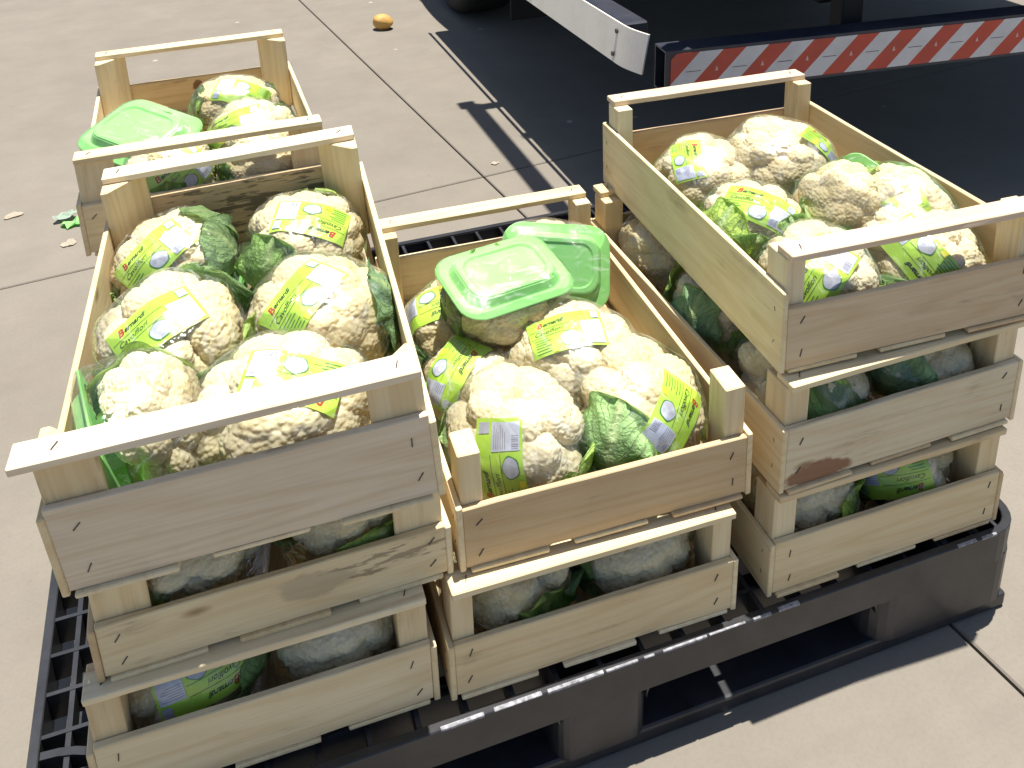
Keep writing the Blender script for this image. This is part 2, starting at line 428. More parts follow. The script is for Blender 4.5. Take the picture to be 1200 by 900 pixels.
    while xq < 0.535:
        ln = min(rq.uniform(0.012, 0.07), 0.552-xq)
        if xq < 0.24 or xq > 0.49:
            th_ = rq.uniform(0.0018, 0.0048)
            link('scuff_highlight', box_mesh('scuff_highlight', xq, xq+ln, -hy-0.0007, -hy+th_, PH-rq.uniform(0.0008, 0.003), PH+0.0010, 0.0005), SCUFF_GLINT, root)
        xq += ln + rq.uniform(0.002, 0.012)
    return root
build_pallet()

# ------------------------------------------------------------------ crates
STAPLE_ME = box_mesh('staple', -0.0048, 0.0048, -0.0005, 0.0005, -0.0005, 0.0005)
STAPLE_ME.materials.append(STAPLE)
def jitter_board(x0, x1, y0, y1, z0, z1, axis, amp=0.0012, bev=0.0011, rng=random):
    """a sawn board: box split along its grain, edges a little uneven, arrises broken"""
    bm = bmesh.new(); bm_box(bm, x0, x1, y0, y1, z0, z1)
    lo, hi = ((x0, x1), (y0, y1), (z0, z1))[axis]
    k = 7
    for i in range(1, k):
        p = [0, 0, 0]; p[axis] = lo + (hi-lo)*(i + rng.uniform(-.2, .2))/k; nn = [0, 0, 0]; nn[axis] = 1
        bmesh.ops.bisect_plane(bm, geom=bm.verts[:]+bm.edges[:]+bm.faces[:], plane_co=p, plane_no=nn)
    bow = rng.uniform(-1, 1)*amp*0.6
    dims = (x1-x0, y1-y0, z1-z0)
    thin = min(range(3), key=lambda a: dims[a])
    for v in bm.verts:
        t = (v.co[axis]-lo)/(hi-lo)
        for a in range(3):
            if a == axis: v.co[a] += rng.uniform(-.4, .4)*amp
            elif a == thin: v.co[a] += bow*4*t*(1-t)
            else: v.co[a] += rng.uniform(-1, 1)*amp*0.55
    sharp = [e for e in bm.edges if len(e.link_faces) == 2 and e.calc_face_angle(0) > 0.6]
    bmesh.ops.bevel(bm, geom=sharp, offset=bev, segments=1, affect='EDGES')
    return mesh_from_bm(bm, 'board')

TH = 0.0078
def crate(label, mw, W, L, hb, hs, ht, post='rect', front=True, rear=True, hdl=(0, 0), seed=0, mats=None, hb_r=None, hs_r=None):
    """open slatted fruit crate; local x across, y from the near end to the far end, z up from the floor"""
    rng = random.Random(seed); mats = mats or {}
    root = empty('wooden_crate', mw); tag(root, label, 'crate', 'wooden crates stacked on the pallet')
    w = W/2
    hb_r = hb_r or hb; hs_r = hs_r or hs
    def brd(name, *a, axis=0, mat=None, amp=0.0012, parent=root):
        me = jitter_board(*a, axis=axis, amp=amp, rng=rng)
        return link(name, me, mat or WOOD[axis], parent)
    def staple(parent, loc, rot):
        o = link('staple', STAPLE_ME, None, parent); o.matrix_local = Matrix.Translation(loc) @ rot; return o
    RX = lambda a: Matrix.Rotation(a, 4, 'X')
    RY = lambda a: Matrix.Rotation(a, 4, 'Y')
    RZ = lambda a: Matrix.Rotation(a, 4, 'Z')
    # end boards
    fb = brd('end_board', -w, w, 0, TH, 0, hb, axis=0, mat=mats.get('front'))
    rb = brd('end_board', -w, w, L-TH, L, 0, hb_r, axis=0, mat=mats.get('rear'))
    for sx in (-1, 1):
        for fz in (0.25, 0.76):
            staple(fb, (sx*(w-0.018+rng.uniform(-0.005, 0.004)), -0.0004, hb*(fz+rng.uniform(-0.06, 0.06))), RY(R(-65 + rng.uniform(-24, 24))))
            staple(rb, (sx*(w-0.018), L+0.0006, hb*fz), RY(R(62)))
    # side boards
    sb = {}
    for sx in (-1, 1):
        x0, x1 = (w, w+0.0065) if sx > 0 else (-w-0.0065, -w)
        h_ = hs_r if sx > 0 else hs
        b = brd('side_board', x0, x1, -0.001, L+0.002, -0.004, h_, axis=1, mat=mats.get('right' if sx > 0 else 'left'))
        for yy in (0.016, L-0.016):
            for fz in (0.3, 0.72):
                staple(b, (sx*(w+0.0068), yy, h_*fz), RX(R(rng.uniform(60, 120))) @ RZ(R(90)) @ Matrix.Scale(0.55, 4))
    # corner posts
    zt = ht - 0.0088
    for sx in (-1, 1):
        for yy, sy in ((TH, 1), (L-TH, -1)):
            has = front if sy > 0 else rear
            top = zt + (0 if has else rng.uniform(0.002, 0.006)) - 0.0003
            bm = bmesh.new()
            if post == 'tri':
                a, b = 0.050, 0.046
                pts = [(sx*w, yy), (sx*(w-a), yy), (sx*(w-a), yy+sy*0.006), (sx*(w-0.008), yy+sy*b), (sx*w, yy+sy*b)]
            else:
                a = 0.024 if post == 'rect' else 0.031
                b = 0.040
                pts = [(sx*w, yy), (sx*(w-a), yy), (sx*(w-a), yy+sy*b), (sx*w, yy+sy*b)]
            if sx*sy > 0: pts = pts[::-1]
            pts = [(x-sx*0.0004, y+sy*0.0004) for x, y in pts]
            prism(bm, pts, 0.0, top)
            bmesh.ops.recalc_face_normals(bm, faces=bm.faces)
            for v in bm.verts:
                if v.co.z > 0.05: v.co.z += rng.uniform(-0.0012, 0.0004) if not has else 0
            bmesh.ops.bevel(bm, geom=bm.edges[:], offset=0.0011, segments=1, affect='EDGES')
            link('post', mesh_from_bm(bm, 'post'), WOOD[2], root)
    # handle slats
    for has, y0, y1, ex in ((front, -0.001, 0.030, hdl), (rear, L-0.030, L+0.001, (0, 0))):
        if not has: continue
        h = brd('handle_slat', -w-ex[0]+0.001, w+ex[1]-0.001, y0, y1, ht-0.0088, ht, axis=0, amp=0.001, mat=mats.get('handle'))
        for sx in (-1, 1):
            staple(h, (sx*(w-0.02), (y0+y1)/2, ht+0.0005), RZ(R(62 + rng.uniform(-15, 15))))
    # floor slats run the length, with a cross batten under the ends
    k = 3; sw = W*0.27; gap = (W - k*sw)/(k-1) if k > 1 else 0
    xx = -w + 0.004
    gap = (W - 0.008 - k*sw)/(k-1)
    for i in range(k):
        dy = rng.uniform(-0.004, 0.001)
        brd('floor_slat', xx+0.001, xx+sw-0.001, dy-0.001, L+rng.uniform(-0.001, 0.004), -0.0056, -0.0003, axis=1, amp=0.0014)
        xx += sw + gap
    return root

def pose(x, y, z, yaw, pit, rol):
    return Matrix.Translation((x, y, z)) @ Matrix.Rotation(yaw, 4, 'Z') @ Matrix.Rotation(pit, 4, 'X') @ Matrix.Rotation(rol, 4, 'Y')

LC, HT = 0.540, 0.144
BARK = (0.20, 0.075, 0.03); MOLD = (0.10, 0.085, 0.055)
P = {  # x, y, z, yaw, pitch, roll, W, hb, hs
 'L1': (-0.193,-0.165,0.4605,-0.065, 0.034,-0.056,0.325,0.093,0.085),
 'L2': (-0.183,-0.117,0.306, 0.007, 0.001,-0.003,0.337,0.062,0.060),
 'L3': (-0.208,-0.132,0.1565,-0.012, 0.002, 0.0,  0.331,0.079,0.074),
 'M1': ( 0.169,-0.128,0.310,-0.043,-0.010,-0.012,0.329,0.077,0.081),
 'M2': ( 0.148,-0.145,0.1570,-0.019,-0.002, 0.003,0.334,0.072,0.072),
 'R1': ( 0.549,-0.134,0.4605,-0.047,-0.022,-0.006,0.338,0.078,0.099),
 'R2': ( 0.545,-0.143,0.3075, 0.012,-0.001,-0.001,0.334,0.085,0.085),
 'R3': ( 0.537,-0.149,0.1565,-0.007,-0.002,-0.001,0.331,0.076,0.074),
 'B1': (-0.202, 0.462,0.4560, 0.003,-0.020,-0.008,0.343,0.073,0.076),
 'B2': (-0.198, 0.470,0.307, 0.010, 0, 0, 0.336, 0.075, 0.075),
 'B3': (-0.205, 0.465,0.1565, 0.0, 0, 0, 0.334, 0.075, 0.075),
}
MW = {k: pose(*v[:6]) for k, v in P.items()}
def cr(key, label, **kw):
    p = P[key]; return crate(label, MW[key], p[6], LC, p[7], p[8], HT, **kw)

cr('L1', 'wide-boarded pale crate on top of the front left stack, holding six cauliflowers', post='tri', seed=11, hdl=(0.016, 0.0),
   mats={'rear': wood('pine_mouldy_board', 0, (0.60,0.46,0.27), [(0.02,LC,0.060,0.14,0.05,0.03,MOLD,0.8,True)]), 'handle': wood('pine_pale_handle', 0, (0.76,0.66,0.50)),
         'front': wood('pine_grey_front', 0, (0.68,0.585,0.44))})
cr('L2', 'middle crate of the front left stack, with grey mould marks on its front board', post='tri', seed=12,
   mats={'front': wood('pine_marked_front', 0, (0.70,0.60,0.39), [(0.03,0,0.035,0.05,0.05,0.02,(0.30,0.25,0.18),0.5,False), (0.12,0,0.042,0.05,0.05,0.012,(0.12,0.09,0.06),0.6,True)])})
cr('L3', 'lowest crate of the front left stack, resting on the pallet corner', post='thick', seed=13)
cr('M1', 'top crate of the middle stack, its near handle slat missing', post='rect', seed=14, front=False,
   mats={'right': wood('pine_orange_side', 1, (0.73,0.60,0.37), [(0.164,0.17,0.045,0.05,0.06,0.02,(0.33,0.19,0.08),0.7,False)])})
cr('M2', 'lower crate of the middle stack, between the left and right stacks', post='rect', seed=15)
cr('R1', 'top crate of the right stack, with tall plain side boards', post='rect', seed=16,
   mats={'left': wood('pine_smooth_side', 1, (0.77,0.67,0.42)), 'front': wood('pine_tan_front', 0, (0.63,0.505,0.335)), 'handle': wood('pine_pink_handle', 0, (0.69,0.55,0.40)),
         'rear': wood('pine_tan_rear', 0, (0.62,0.46,0.29))})
cr('R2', 'middle crate of the right stack, with a brown bark patch on its front board', post='thick', seed=17,
   mats={'front': wood('pine_bark_front', 0, (0.69,0.60,0.42), [(-0.128,0,0.012,0.062,0.05,0.017,BARK,0.85,False)])})
cr('R3', 'lowest crate of the right stack, at the pallet corner near the joint in the concrete', post='thick', seed=18)
cr('B1', 'top crate of the far stack behind the left one, holding an upturned green tray', post='tri', seed=19,
   mats={'rear': wood('pine_knotty_board', 0, (0.60,0.46,0.25), [(0.035,LC,0.052,0.05,0.05,0.014,(0.27,0.14,0.05),0.8,False), (0.0,LC,0.056,0.012,0.05,0.012,(0.15,0.07,0.03),0.9,False)])})
cr('B2', 'middle crate of the far stack, mostly hidden behind the front left stack', post='tri', seed=20)
cr('B3', 'lowest crate of the far stack, hidden low behind the front left stack', post='thick', seed=21)

# ------------------------------------------------------------------ cauliflower packs
def icosphere(sub):
    bm = bmesh.new(); bmesh.ops.create_icosphere(bm, subdivisions=sub, radius=1.0)
    co = np.array([v.co[:] for v in bm.verts]); fc = [tuple(v.index for v in f.verts) for f in bm.faces]; bm.free()
    return co, fc
ICO, ICOF = icosphere(7)
ICO = (ICO / np.linalg.norm(ICO, axis=1)[:, None]).astype(np.float32)

def head_mesh(seed, ax, ay, az, nl=44):
    rs = np.random.RandomState(seed)
    # lobes spread over the dome
    g = (1+5**.5)/2
    i = np.arange(nl)
    zz = 1 - 1.55*(i+0.5)/nl
    th = 2*np.pi*i/g + rs.rand()*6
    rr = np.sqrt(np.clip(1-zz*zz, 0, 1))
    d = np.c_[rr*np.cos(th), rr*np.sin(th), zz] + rs.randn(nl, 3)*0.11
    d /= np.linalg.norm(d, axis=1)[:, None]
    rad = rs.uniform(0.25, 0.37, nl)
    lc = d*(1.0-rad*1.0+rs.randn(nl)*0.024)[:, None]
    C = [lc]; Rr = [rad*0.97]
    for k in range(nl):
        m = int(165*(rad[k]/0.27)**2)
        q = rs.randn(m*3, 3); q /= np.linalg.norm(q, axis=1)[:, None]
        q = q[(q @ d[k]) > 0.05][:m]
        sub = rs.uniform(0.030, 0.050, len(q))
        C.append(lc[k] + q*(rad[k]-sub*rs.uniform(0.60, 0.86, len(q)))[:, None]); Rr.append(sub)
    best = np.full(len(ICO), 0.60, np.float32)
    for k in range(nl):                       # each lobe only touches the directions inside its own cone
        Ck = np.vstack([C[0][k:k+1], C[k+1]]).astype(np.float32); Rk = np.concatenate([Rr[0][k:k+1], Rr[k+1]]).astype(np.float32)
        lk = np.linalg.norm(lc[k]); ca = math.sqrt(max(0.0, 1 - min(0.99, (rad[k]*1.04/lk))**2))
        idx = np.nonzero(ICO @ (lc[k]/lk).astype(np.float32) > ca)[0]
        b = ICO[idx] @ Ck.T
        disc = b*b - ((Ck*Ck).sum(1) - Rk*Rk)[None, :]
        t = np.where(disc > 0, b + np.sqrt(np.maximum(disc, 0)), 0)
        best[idx] = np.maximum(best[idx], t.max(1))
    lowz = ICO[:, 2]
    best = np.where(lowz < -0.55, best*(1-0.25*np.clip((-0.55-lowz)/0.45, 0, 1)), best)
    co = ICO*best[:, None]*np.array([ax, ay, az])
    me = bpy.data.meshes.new('curd'); me.from_pydata(co.tolist(), [], ICOF); me.update()
    me.polygons.foreach_set('use_smooth', [True]*len(me.polygons)); me.materials.append(CURD)
    return me, co

def tray_mesh():
    lx, ly = 0.168, 0.128
    prof = [(0.036,0.0024),(0.0325,0.0024),(0.0300,0.0),(0.0245,0.0),(0.0222,0.0010),(0.0160,0.0138),(0.0145,0.0150),(0.0008,0.0154),(0.0,0.0164),(0.0012,0.0178),(0.0130,0.0174),(0.0148,0.0160),(0.0205,0.0036),(0.023,0.0026),(0.0305,0.0026),(0.033,0.0048),(0.036,0.0048)]
    bm = bmesh.new(); rings = []
    for ins, z in prof:
        r = max(0.032 - ins*0.35, 0.012)
        rings.append([bm.verts.new((x, y, z)) for x, y in rrect(lx-2*ins, ly-2*ins, r, 6)])
    n = len(rings[0])
    for a in range(len(rings)-1):
        for i in range(n): bm.faces.new((rings[a][i], rings[a+1][i], rings[a+1][(i+1) % n], rings[a][(i+1) % n]))
    bm.faces.new(rings[0][::-1] if False else rings[0]); bm.faces.new(rings[-1][::-1])
    bmesh.ops.recalc_face_normals(bm, faces=bm.faces)
    me = mesh_from_bm(bm, 'tray', False); me.materials.append(TRAY); return me
TRAY_ME = tray_mesh()
HZ = 0.058            # head centre above tray base

def leaf_mesh(seed, rx, ry, rz, th0, th1, wid, ruff=0.075):
    """leaf hugging an ellipsoid: th = polar angle from the crown, th0 root (low) to th1 tip (high)"""
    rs = random.Random(seed); bm = bmesh.new(); uvl = bm.loops.layers.uv.new('UVMap')
    nu, nv = 16, 26; grid = []
    ph1, ph2, ph3 = rs.random()*6, rs.random()*6, rs.random()*6
    for j in range(nv+1):
        s = j/nv; th = th0 + (th1-th0)*s
        half = wid*(0.28 + 0.95*math.sin(math.pi*min(1, 0.10+0.82*s))**0.8) if s < 0.97 else wid*0.35
        if s >= 0.86: half *= math.sqrt(max(0.02, 1-((s-0.86)/0.15)**2))
        half *= 1 + 0.13*math.sin(9*s+ph3) + 0.07*math.sin(23*s+ph1)
        row = []
        for i in range(nu+1):
            u = i/nu*2-1
            az = u*half/max(0.42, math.sin(th)) + 0.05*math.sin(5*s+ph1)
            e = abs(u)**2
            rr = 1.035 + 0.02*e + ruff*e*math.sin(13*s+ph2+u*3) + 0.016*math.sin(9*s+4*u+ph3) + 0.010*math.sin(23*s-9*abs(u)+ph1) + 0.03*max(0, s-0.85)*8*0.3
            rr -= 0.02*math.exp(-(u/0.12)**2)*-1
            wob = 0.02*math.sin(17*s+ph3)*e
            row.append((bm.verts.new((rx*rr*math.sin(th+wob)*math.cos(az), ry*rr*math.sin(th+wob)*math.sin(az), rz*rr*math.cos(th+wob))), (i/nu, s)))
        grid.append(row)
    for j in range(nv):
        for i in range(nu):
            q = (grid[j][i], grid[j][i+1], grid[j+1][i+1], grid[j+1][i])
            f = bm.faces.new([a[0] for a in q])
            for lp, a in zip(f.loops, q): lp[uvl].uv = a[1]
    bmesh.ops.solidify(bm, geom=bm.faces[:], thickness=0.0009)
    me = mesh_from_bm(bm, 'leaf', True); me.materials.append(LEAF); return me

VAR = []
for k, (ax, ay, az) in enumerate(((0.080,0.074,0.058), (0.077,0.078,0.055), (0.084,0.073,0.059), (0.076,0.073,0.057), (0.079,0.079,0.060))):
    me, co = head_mesh(100+k, ax, ay, az, nl=(34, 40, 30, 36, 44)[k])
    hull_pts = np.vstack([co[::14]*1.055 + np.array([0, 0, HZ])])
    bm = bmesh.new()
    for p_ in hull_pts: bm.verts.new(p_)
    for z in (-0.0008, 0.0140, 0.0185):
        for x, y in rrect(0.170 if z > 0.005 else 0.126, 0.130 if z > 0.005 else 0.086, 0.033 if z > 0.005 else 0.02, 5): bm.verts.new((x, y, z))
    r_ = bmesh.ops.convex_hull(bm, input=bm.verts[:])
    bmesh.ops.delete(bm, geom=[e for e in set(r_['geom_interior'] + r_['geom_unused']) if isinstance(e, bmesh.types.BMVert)], context='VERTS')
    bmesh.ops.subdivide_edges(bm, edges=[e for e in bm.edges if e.calc_length() > 0.02], cuts=2, use_grid_fill=True)
    bmesh.ops.triangulate(bm, faces=bm.faces)
    bmesh.ops.smooth_vert(bm, verts=bm.verts, factor=0.35, use_axis_x=True, use_axis_y=True, use_axis_z=True)
    bmesh.ops.recalc_face_normals(bm, faces=bm.faces)
    bvh = BVHTree.FromBMesh(bm)
    film = mesh_from_bm(bm, 'wrap_film', True); film.materials.append(FILM)
    leaves = [leaf_mesh(10*k+q, ax*1.0, ay*1.0, az*1.0, R(138), R((40, 62, 80, 26)[q]), R((30, 26, 34, 24)[q])) for q in range(4)]
    VAR.append(dict(head=me, film=film, bvh=bvh, leaves=leaves, dims=(ax, ay, az)))

# ---- label artwork (flat print, mapped onto the wrap)
_tc = {}
def text_polys(s, size, shear=0.0, bold=0.0):
    key = (s, size, shear, bold)
    if key in _tc: return _tc[key]
    cu = bpy.data.curves.new('t', 'FONT'); cu.body = s; cu.size = size; cu.shear = shear; cu.offset = bold; cu.resolution_u = 3
    o = bpy.data.objects.new('t', cu); COL.objects.link(o)
    dg = bpy.context.evaluated_depsgraph_get(); dg.update()
    me = bpy.data.meshes.new_from_object(o.evaluated_get(dg))
    vs = [(v.co.x, v.co.y) for v in me.vertices]; fs = [tuple(p.vertices) for p in me.polygons]
    bpy.data.objects.remove(o); bpy.data.meshes.remove(me); bpy.data.curves.remove(cu)
    _tc[key] = (vs, fs); return _tc[key]
def quad(x0, x1, y0, y1, nx=1, ny=1):
    vs = [(x0+(x1-x0)*i/nx, y0+(y1-y0)*j/ny) for j in range(ny+1) for i in range(nx+1)]
    fs = [(j*(nx+1)+i, j*(nx+1)+i+1, (j+1)*(nx+1)+i+1, (j+1)*(nx+1)+i) for j in range(ny) for i in range(nx)]
    return vs, fs
def ellipse(cx, cy, rx, ry, n=20, wob=0.0):
    vs = [(cx, cy)]
    for ring in (0.55, 1.0):
        for i in range(n):
            a = 2*math.pi*i/n; k = ring*(1 + wob*math.sin(5*a)*(ring == 1.0)); vs.append((cx+rx*k*math.cos(a), cy+ry*k*math.sin(a)))
    fs = [(0, 1+i, 1+(i+1) % n) for i in range(n)]
    fs += [(1+i, 1+n+i, 1+n+(i+1) % n, 1+(i+1) % n) for i in range(n)]
    return vs, fs
def join2(*parts):
    V, F = [], []
    for vs, fs, in parts:
        o = len(V); V += vs; F += [tuple(i+o for i in f) for f in fs]
    return V, F
def shift(p, dx, dy): return [(x+dx, y+dy) for x, y in p[0]], p[1]
LW, LH = 0.094, 0.056
def artwork():
    a, b = LW/2, LH/2
    art = []
    art.append(('label_print', join2(shift(text_polys('ernardi', 0.0088, 0.55, 0.00022), -a+0.0190, b-0.0130)), BLACKINK))
    art.append(('logo_letter', join2(shift(text_polys('B', 0.0125, 0.3, 0.0004), -a+0.0115, b-0.0142)), REDINK))
    art.append(('label_print', join2(shift(text_polys('Cavolfiori', 0.0090, 0.45), -a+0.006, b-0.0265),
                                     quad(-a+0.002, a-0.031, b-0.0182, b-0.0177, 10), quad(-a+0.002, a-0.031, b-0.0300, b-0.0295, 10)), BLACKINK))
    small = [quad(-a+0.005, -a+0.005+w_, b-0.0345-0.0036*i, b-0.0336-0.0036*i, 5) for i, w_ in enumerate((0.017, 0.020, 0.014, 0.019, 0.016, 0.018))]
    art.append(('small_print', join2(*small), GREENINK))
    art.append(('print_ring', join2(ellipse(0.0015, -b+0.0145, 0.0125, 0.0105, 22, 0.05)), GREENINK))
    art.append(('oval_panel', join2(ellipse(0.0015, -b+0.0147, 0.0112, 0.0093, 22, 0.03)), GREYPRINT))
    art.append(('yellow_flash', join2(quad(-0.022, -0.014, -b+0.001, -b+0.008, 3, 2)), YELLOWINK))
    art.append(('data_panel', join2(quad(a-0.0285, a-0.003, -b+0.003, b-0.0195, 8, 8)), WHITEPRINT))
    lines = [quad(a-0.027+0.0016*i, a-0.027+0.0016*i+(0.0009 if i % 3 else 0.0005), -b+0.0045, -b+0.0125, 1, 3) for i in range(8)]
    lines += [quad(a-0.027, a-0.0055-0.003*(i % 3), b-0.0232-0.0026*i, b-0.0225-0.0026*i, 6) for i in range(6)]
    art.append(('barcode', join2(*lines), BARINK))
    art.append(('date_panel', join2(quad(a-0.0125, a-0.003, b-0.0165, b-0.0035, 4, 4)), GREYPRINT))
    return art
ART = artwork()

GROUP = 'film wrapped cauliflower packs'
CAMR = CROT @ Vector((1, 0, 0)); CAMU = CROT @ Vector((0, 1, 0))
def pack(label, u, v, z, up=(0, 0, 1), spin=0.0, var=0, s=1.0, lab=None, leaves=((0, 0), (1, 2.1), (2, 4.2)), tray=True, labs=1.0, center='head', box=None, ext=(0.076, 0.082)):
    """one wrapped cauliflower: centre of the head given by where it lies at height z"""
    V_ = VAR[var]
    upv = Vector(up).normalized()
    q = Vector((0, 0, 1)).rotation_difference(upv).to_matrix() @ Matrix.Rotation(spin, 3, 'Z')
    c = at(u, v, z)
    if box:
        lc_ = MW[box].inverted() @ c; hw = P[box][6]/2; o_ = lc_.copy()
        lc_.x = max(-hw+ext[0]*s, min(hw-ext[0]*s, lc_.x)); lc_.y = max(TH+ext[1]*s, min(LC-TH-ext[1]*s, lc_.y))
        c = MW[box] @ lc_
        print('pack', box, [round(a_, 3) for a_ in o_], '->', [round(a_, 3) for a_ in lc_])
    org = c - q @ Vector((0, 0, (HZ if center == 'head' else 0.0)*s))
    mw = Matrix.Translation(org) @ q.to_4x4() @ Matrix.Scale(s, 4)
    root = empty('wrapped_cauliflower', mw); tag(root, label, 'cauliflower', GROUP)
    h = link('curd', V_['head'], None, root, (0, 0, HZ))
    if tray: link('tray', TRAY_ME, None, root)
    for li, az in leaves:
        o = link('leaf', V_['leaves'][li], None, root, (0, 0, HZ)); o.rotation_euler = (0, 0, az - spin)
    link('wrap_film', V_['film'], None, root)
    if lab:
        lu, lv, ang = lab
        inv = mw.inverted(); o0 = inv @ CAM; d0 = (inv.to_3x3() @ pix_dir(lu, lv)).normalized()
        hit = V_['bvh'].ray_cast(o0, d0)
        if hit[0] is None:
            print('label miss', label); return root
        nrm = hit[1].normalized()
        # text direction in the picture -> tangent on the wrap
        tdir = inv.to_3x3() @ (CAMR*math.cos(ang) + CAMU*math.sin(ang))
        cen = Vector((0, 0, HZ)); nn = (nrm*0.5 + (hit[0]-cen).normalized()*0.5).normalized()
        t1 = (tdir - nn*tdir.dot(nn)).normalized(); t2 = nn.cross(t1)
        # make sure the text reads (not mirrored) from outside
        def mapper(off):
            def f(x, y):
                x *= 0.98*labs/s; y *= 0.98*labs/s
                o_ = hit[0] + nn*0.09 + t1*x + t2*y
                r = V_['bvh'].ray_cast(o_, -nn)
                if r[0] is None or (r[0]-hit[0]).length > 0.11:
                    near = V_['bvh'].find_nearest(hit[0] + t1*x + t2*y - nn*0.02); pt, n_ = near[0], near[1]
                else: pt, n_ = r[0], r[1]
                return pt + nn*(off + 0.0004*math.sin(x*190+y*70+lu)*math.sin(y*160-x*60+lv)) 
            return f
        def build(name, vs, fs, mat, off, par):
            f = mapper(off); me = bpy.data.meshes.new(name)
            me.from_pydata([tuple(f(x, y)) for x, y in vs], [], fs); me.update()
            me.polygons.foreach_set('use_smooth', [True]*len(me.polygons))
            return link(name, me, mat, par)
        L_ = build('label', *quad(-LW/2, LW/2, -LH/2, LH/2, 22, 14), LABEL, -0.0019, root)
        for i, (nm, (vs, fs), mt) in enumerate(ART):
            build(nm, vs, fs, mt, -0.00165 + 0.00009*i, L_)
    return root

D = R
A0, A90, A180, A270 = 0.0, R(90), R(180), R(270)      # leaf directions: right, away, left, towards the camera
Q = R(90)
# --- front left top crate
zb = P['L1'][2]; bx = 'L1'
pack('far left cauliflower of the front left crate, half covered by a dark leaf', 205, 306, zb+0.058, (-0.25,-0.15,0.95), Q+0.2, 1, 1.0, (176, 297, D(58)), ((0, R(-20)), (3, R(30)), (2, R(200)), (1, R(-75))), box=bx)
pack('cauliflower in the far right corner of the front left crate, its label upside down', 357, 285, zb+0.062, (0.0,-0.12,0.98), Q-0.1, 0, 1.04, (365, 252, D(174)), ((1, R(75)), (0, R(228)), (2, R(280))), box=bx)
pack('large cauliflower at middle left of the front left crate, label reading upward', 204, 402, zb+0.062, (-0.10,-0.12,0.97), Q+0.1, 2, 1.12, (178, 376, D(50)), ((0, R(48)), (2, R(-10)), (1, R(-25))), box=bx)
pack('cauliflower at middle right of the front left crate with a broad leaf on its right', 388, 374, zb+0.062, (-0.05,-0.15,0.97), Q, 4, 1.08, (352, 342, D(72)), ((0, R(-8)), (1, R(235)), (2, R(120))), box=bx)
pack('cauliflower in the near left corner of the front left crate, tray standing on edge', 142, 507, zb+0.062, (0.95,0.20,0.22), Q+0.05, 3, 0.98, None, ((3, R(118)),), box=bx, ext=(0.076, 0.080))
pack('cauliflower in the near right corner of the front left crate under the handle slat', 336, 492, zb+0.060, (0.05,-0.16,0.97), 0.1, 2, 1.12, (345, 440, D(172)), ((2, R(150)), (2, R(60))), box=bx)
# --- middle top crate
zb = P['M1'][2]; bx = 'M1'
pack('cauliflower in the far left corner of the middle crate beside the left crate wall', 498, 388, zb+0.060, (0.05,-0.1,0.97), Q, 3, 1.0, (502, 356, D(-160)), ((1, R(80)), (2, R(200))), box=bx)
pack('upturned pack with its green tray base raised at the back of the middle crate', 592, 312, zb+0.186, (-0.04,0.20,-0.98), 0.22, 0, 0.96, None, ((1, R(245)), (0, R(205)), (1, R(320))), True, 1.0, 'tray')
pack('pack on edge with green tray towards camera at far right of the middle crate', 655, 310, zb+0.115, (0.05,0.80,-0.60), 0.15, 1, 0.95, None, ((2, R(60)),), True, 1.0, 'tray')
pack('cauliflower in the centre of the middle crate with its label at the back', 670, 424, zb+0.078, (0.03,-0.08,0.98), Q, 4, 1.14, (664, 384, D(20)), ((2, R(100)), (2, R(250))), box=bx)
pack('small cauliflower at left of the middle crate, its label beside the left crate', 546, 450, zb+0.060, (-0.05,-0.10,0.97), Q, 3, 0.94, (524, 432, D(-95)), ((2, R(90)),), box=bx)
pack('cauliflower in the near left corner of the middle crate with a green tray strip', 606, 508, zb+0.066, (-0.25,-0.2,0.9), Q+0.3, 2, 1.08, (585, 552, D(100)), ((2, R(120)), (2, R(300))), box=bx)
pack('largest cauliflower at the near right of the middle crate, label facing the post', 750, 486, zb+0.064, (0.15,-0.12,0.95), Q-0.1, 2, 1.16, (795, 488, D(-135)), ((0, R(226)), (2, R(20))), box=bx, ext=(0.076, 0.090))
# --- right top crate
zb = P['R1'][2]; bx = 'R1'
pack('cauliflower in the far left corner of the right top crate with a small label', 796, 212, zb+0.052, (-0.05,-0.08,0.97), Q, 3, 0.98, (804, 184, D(-70)), ((2, R(200)),), labs=0.8, box=bx, ext=(0.088, 0.082))
pack('bare round cauliflower in the far right corner of the right top crate', 914, 192, zb+0.060, (0.05,-0.1,0.97), Q, 4, 1.06, (968, 168, D(-60)), ((2, R(280)), (1, R(-60))), labs=0.7, box=bx)
pack('cauliflower at middle left of the right top crate, leaves showing under its label', 876, 264, zb+0.052, (0.1,-0.1,0.95), Q, 0, 0.92, (890, 238, D(-35)), ((0, R(195)), (0, R(285)), (1, R(240)), (0, R(-30))), box=bx, ext=(0.094, 0.086))
pack('cauliflower in the centre of the right top crate beside an upright green tray', 984, 246, zb+0.066, (-0.90,-0.22,0.36), 0.06, 1, 0.86, None, ((3, R(245)), (0, R(130))), box=bx, ext=(0.06,0.08))
pack('cauliflower at middle right of the right top crate, silver label panel facing up', 1072, 256, zb+0.058, (-0.58,-0.46,0.66), Q, 2, 0.98, (1046, 258, D(-160)), ((2, R(250)), (0, R(100))), box=bx)
pack('cauliflower at near left of the right top crate beneath the handle slat', 962, 326, zb+0.052, (-0.05,-0.15,0.95), Q, 3, 0.96, (962, 322, D(58)), ((2, R(300)), (1, R(200))), box=bx)
pack('cauliflower at near right of the right top crate, label seen under the slat', 1092, 306, zb+0.052, (0.05,-0.15,0.95), Q, 0, 0.98, (1076, 296, D(128)), ((2, R(230)),), box=bx)
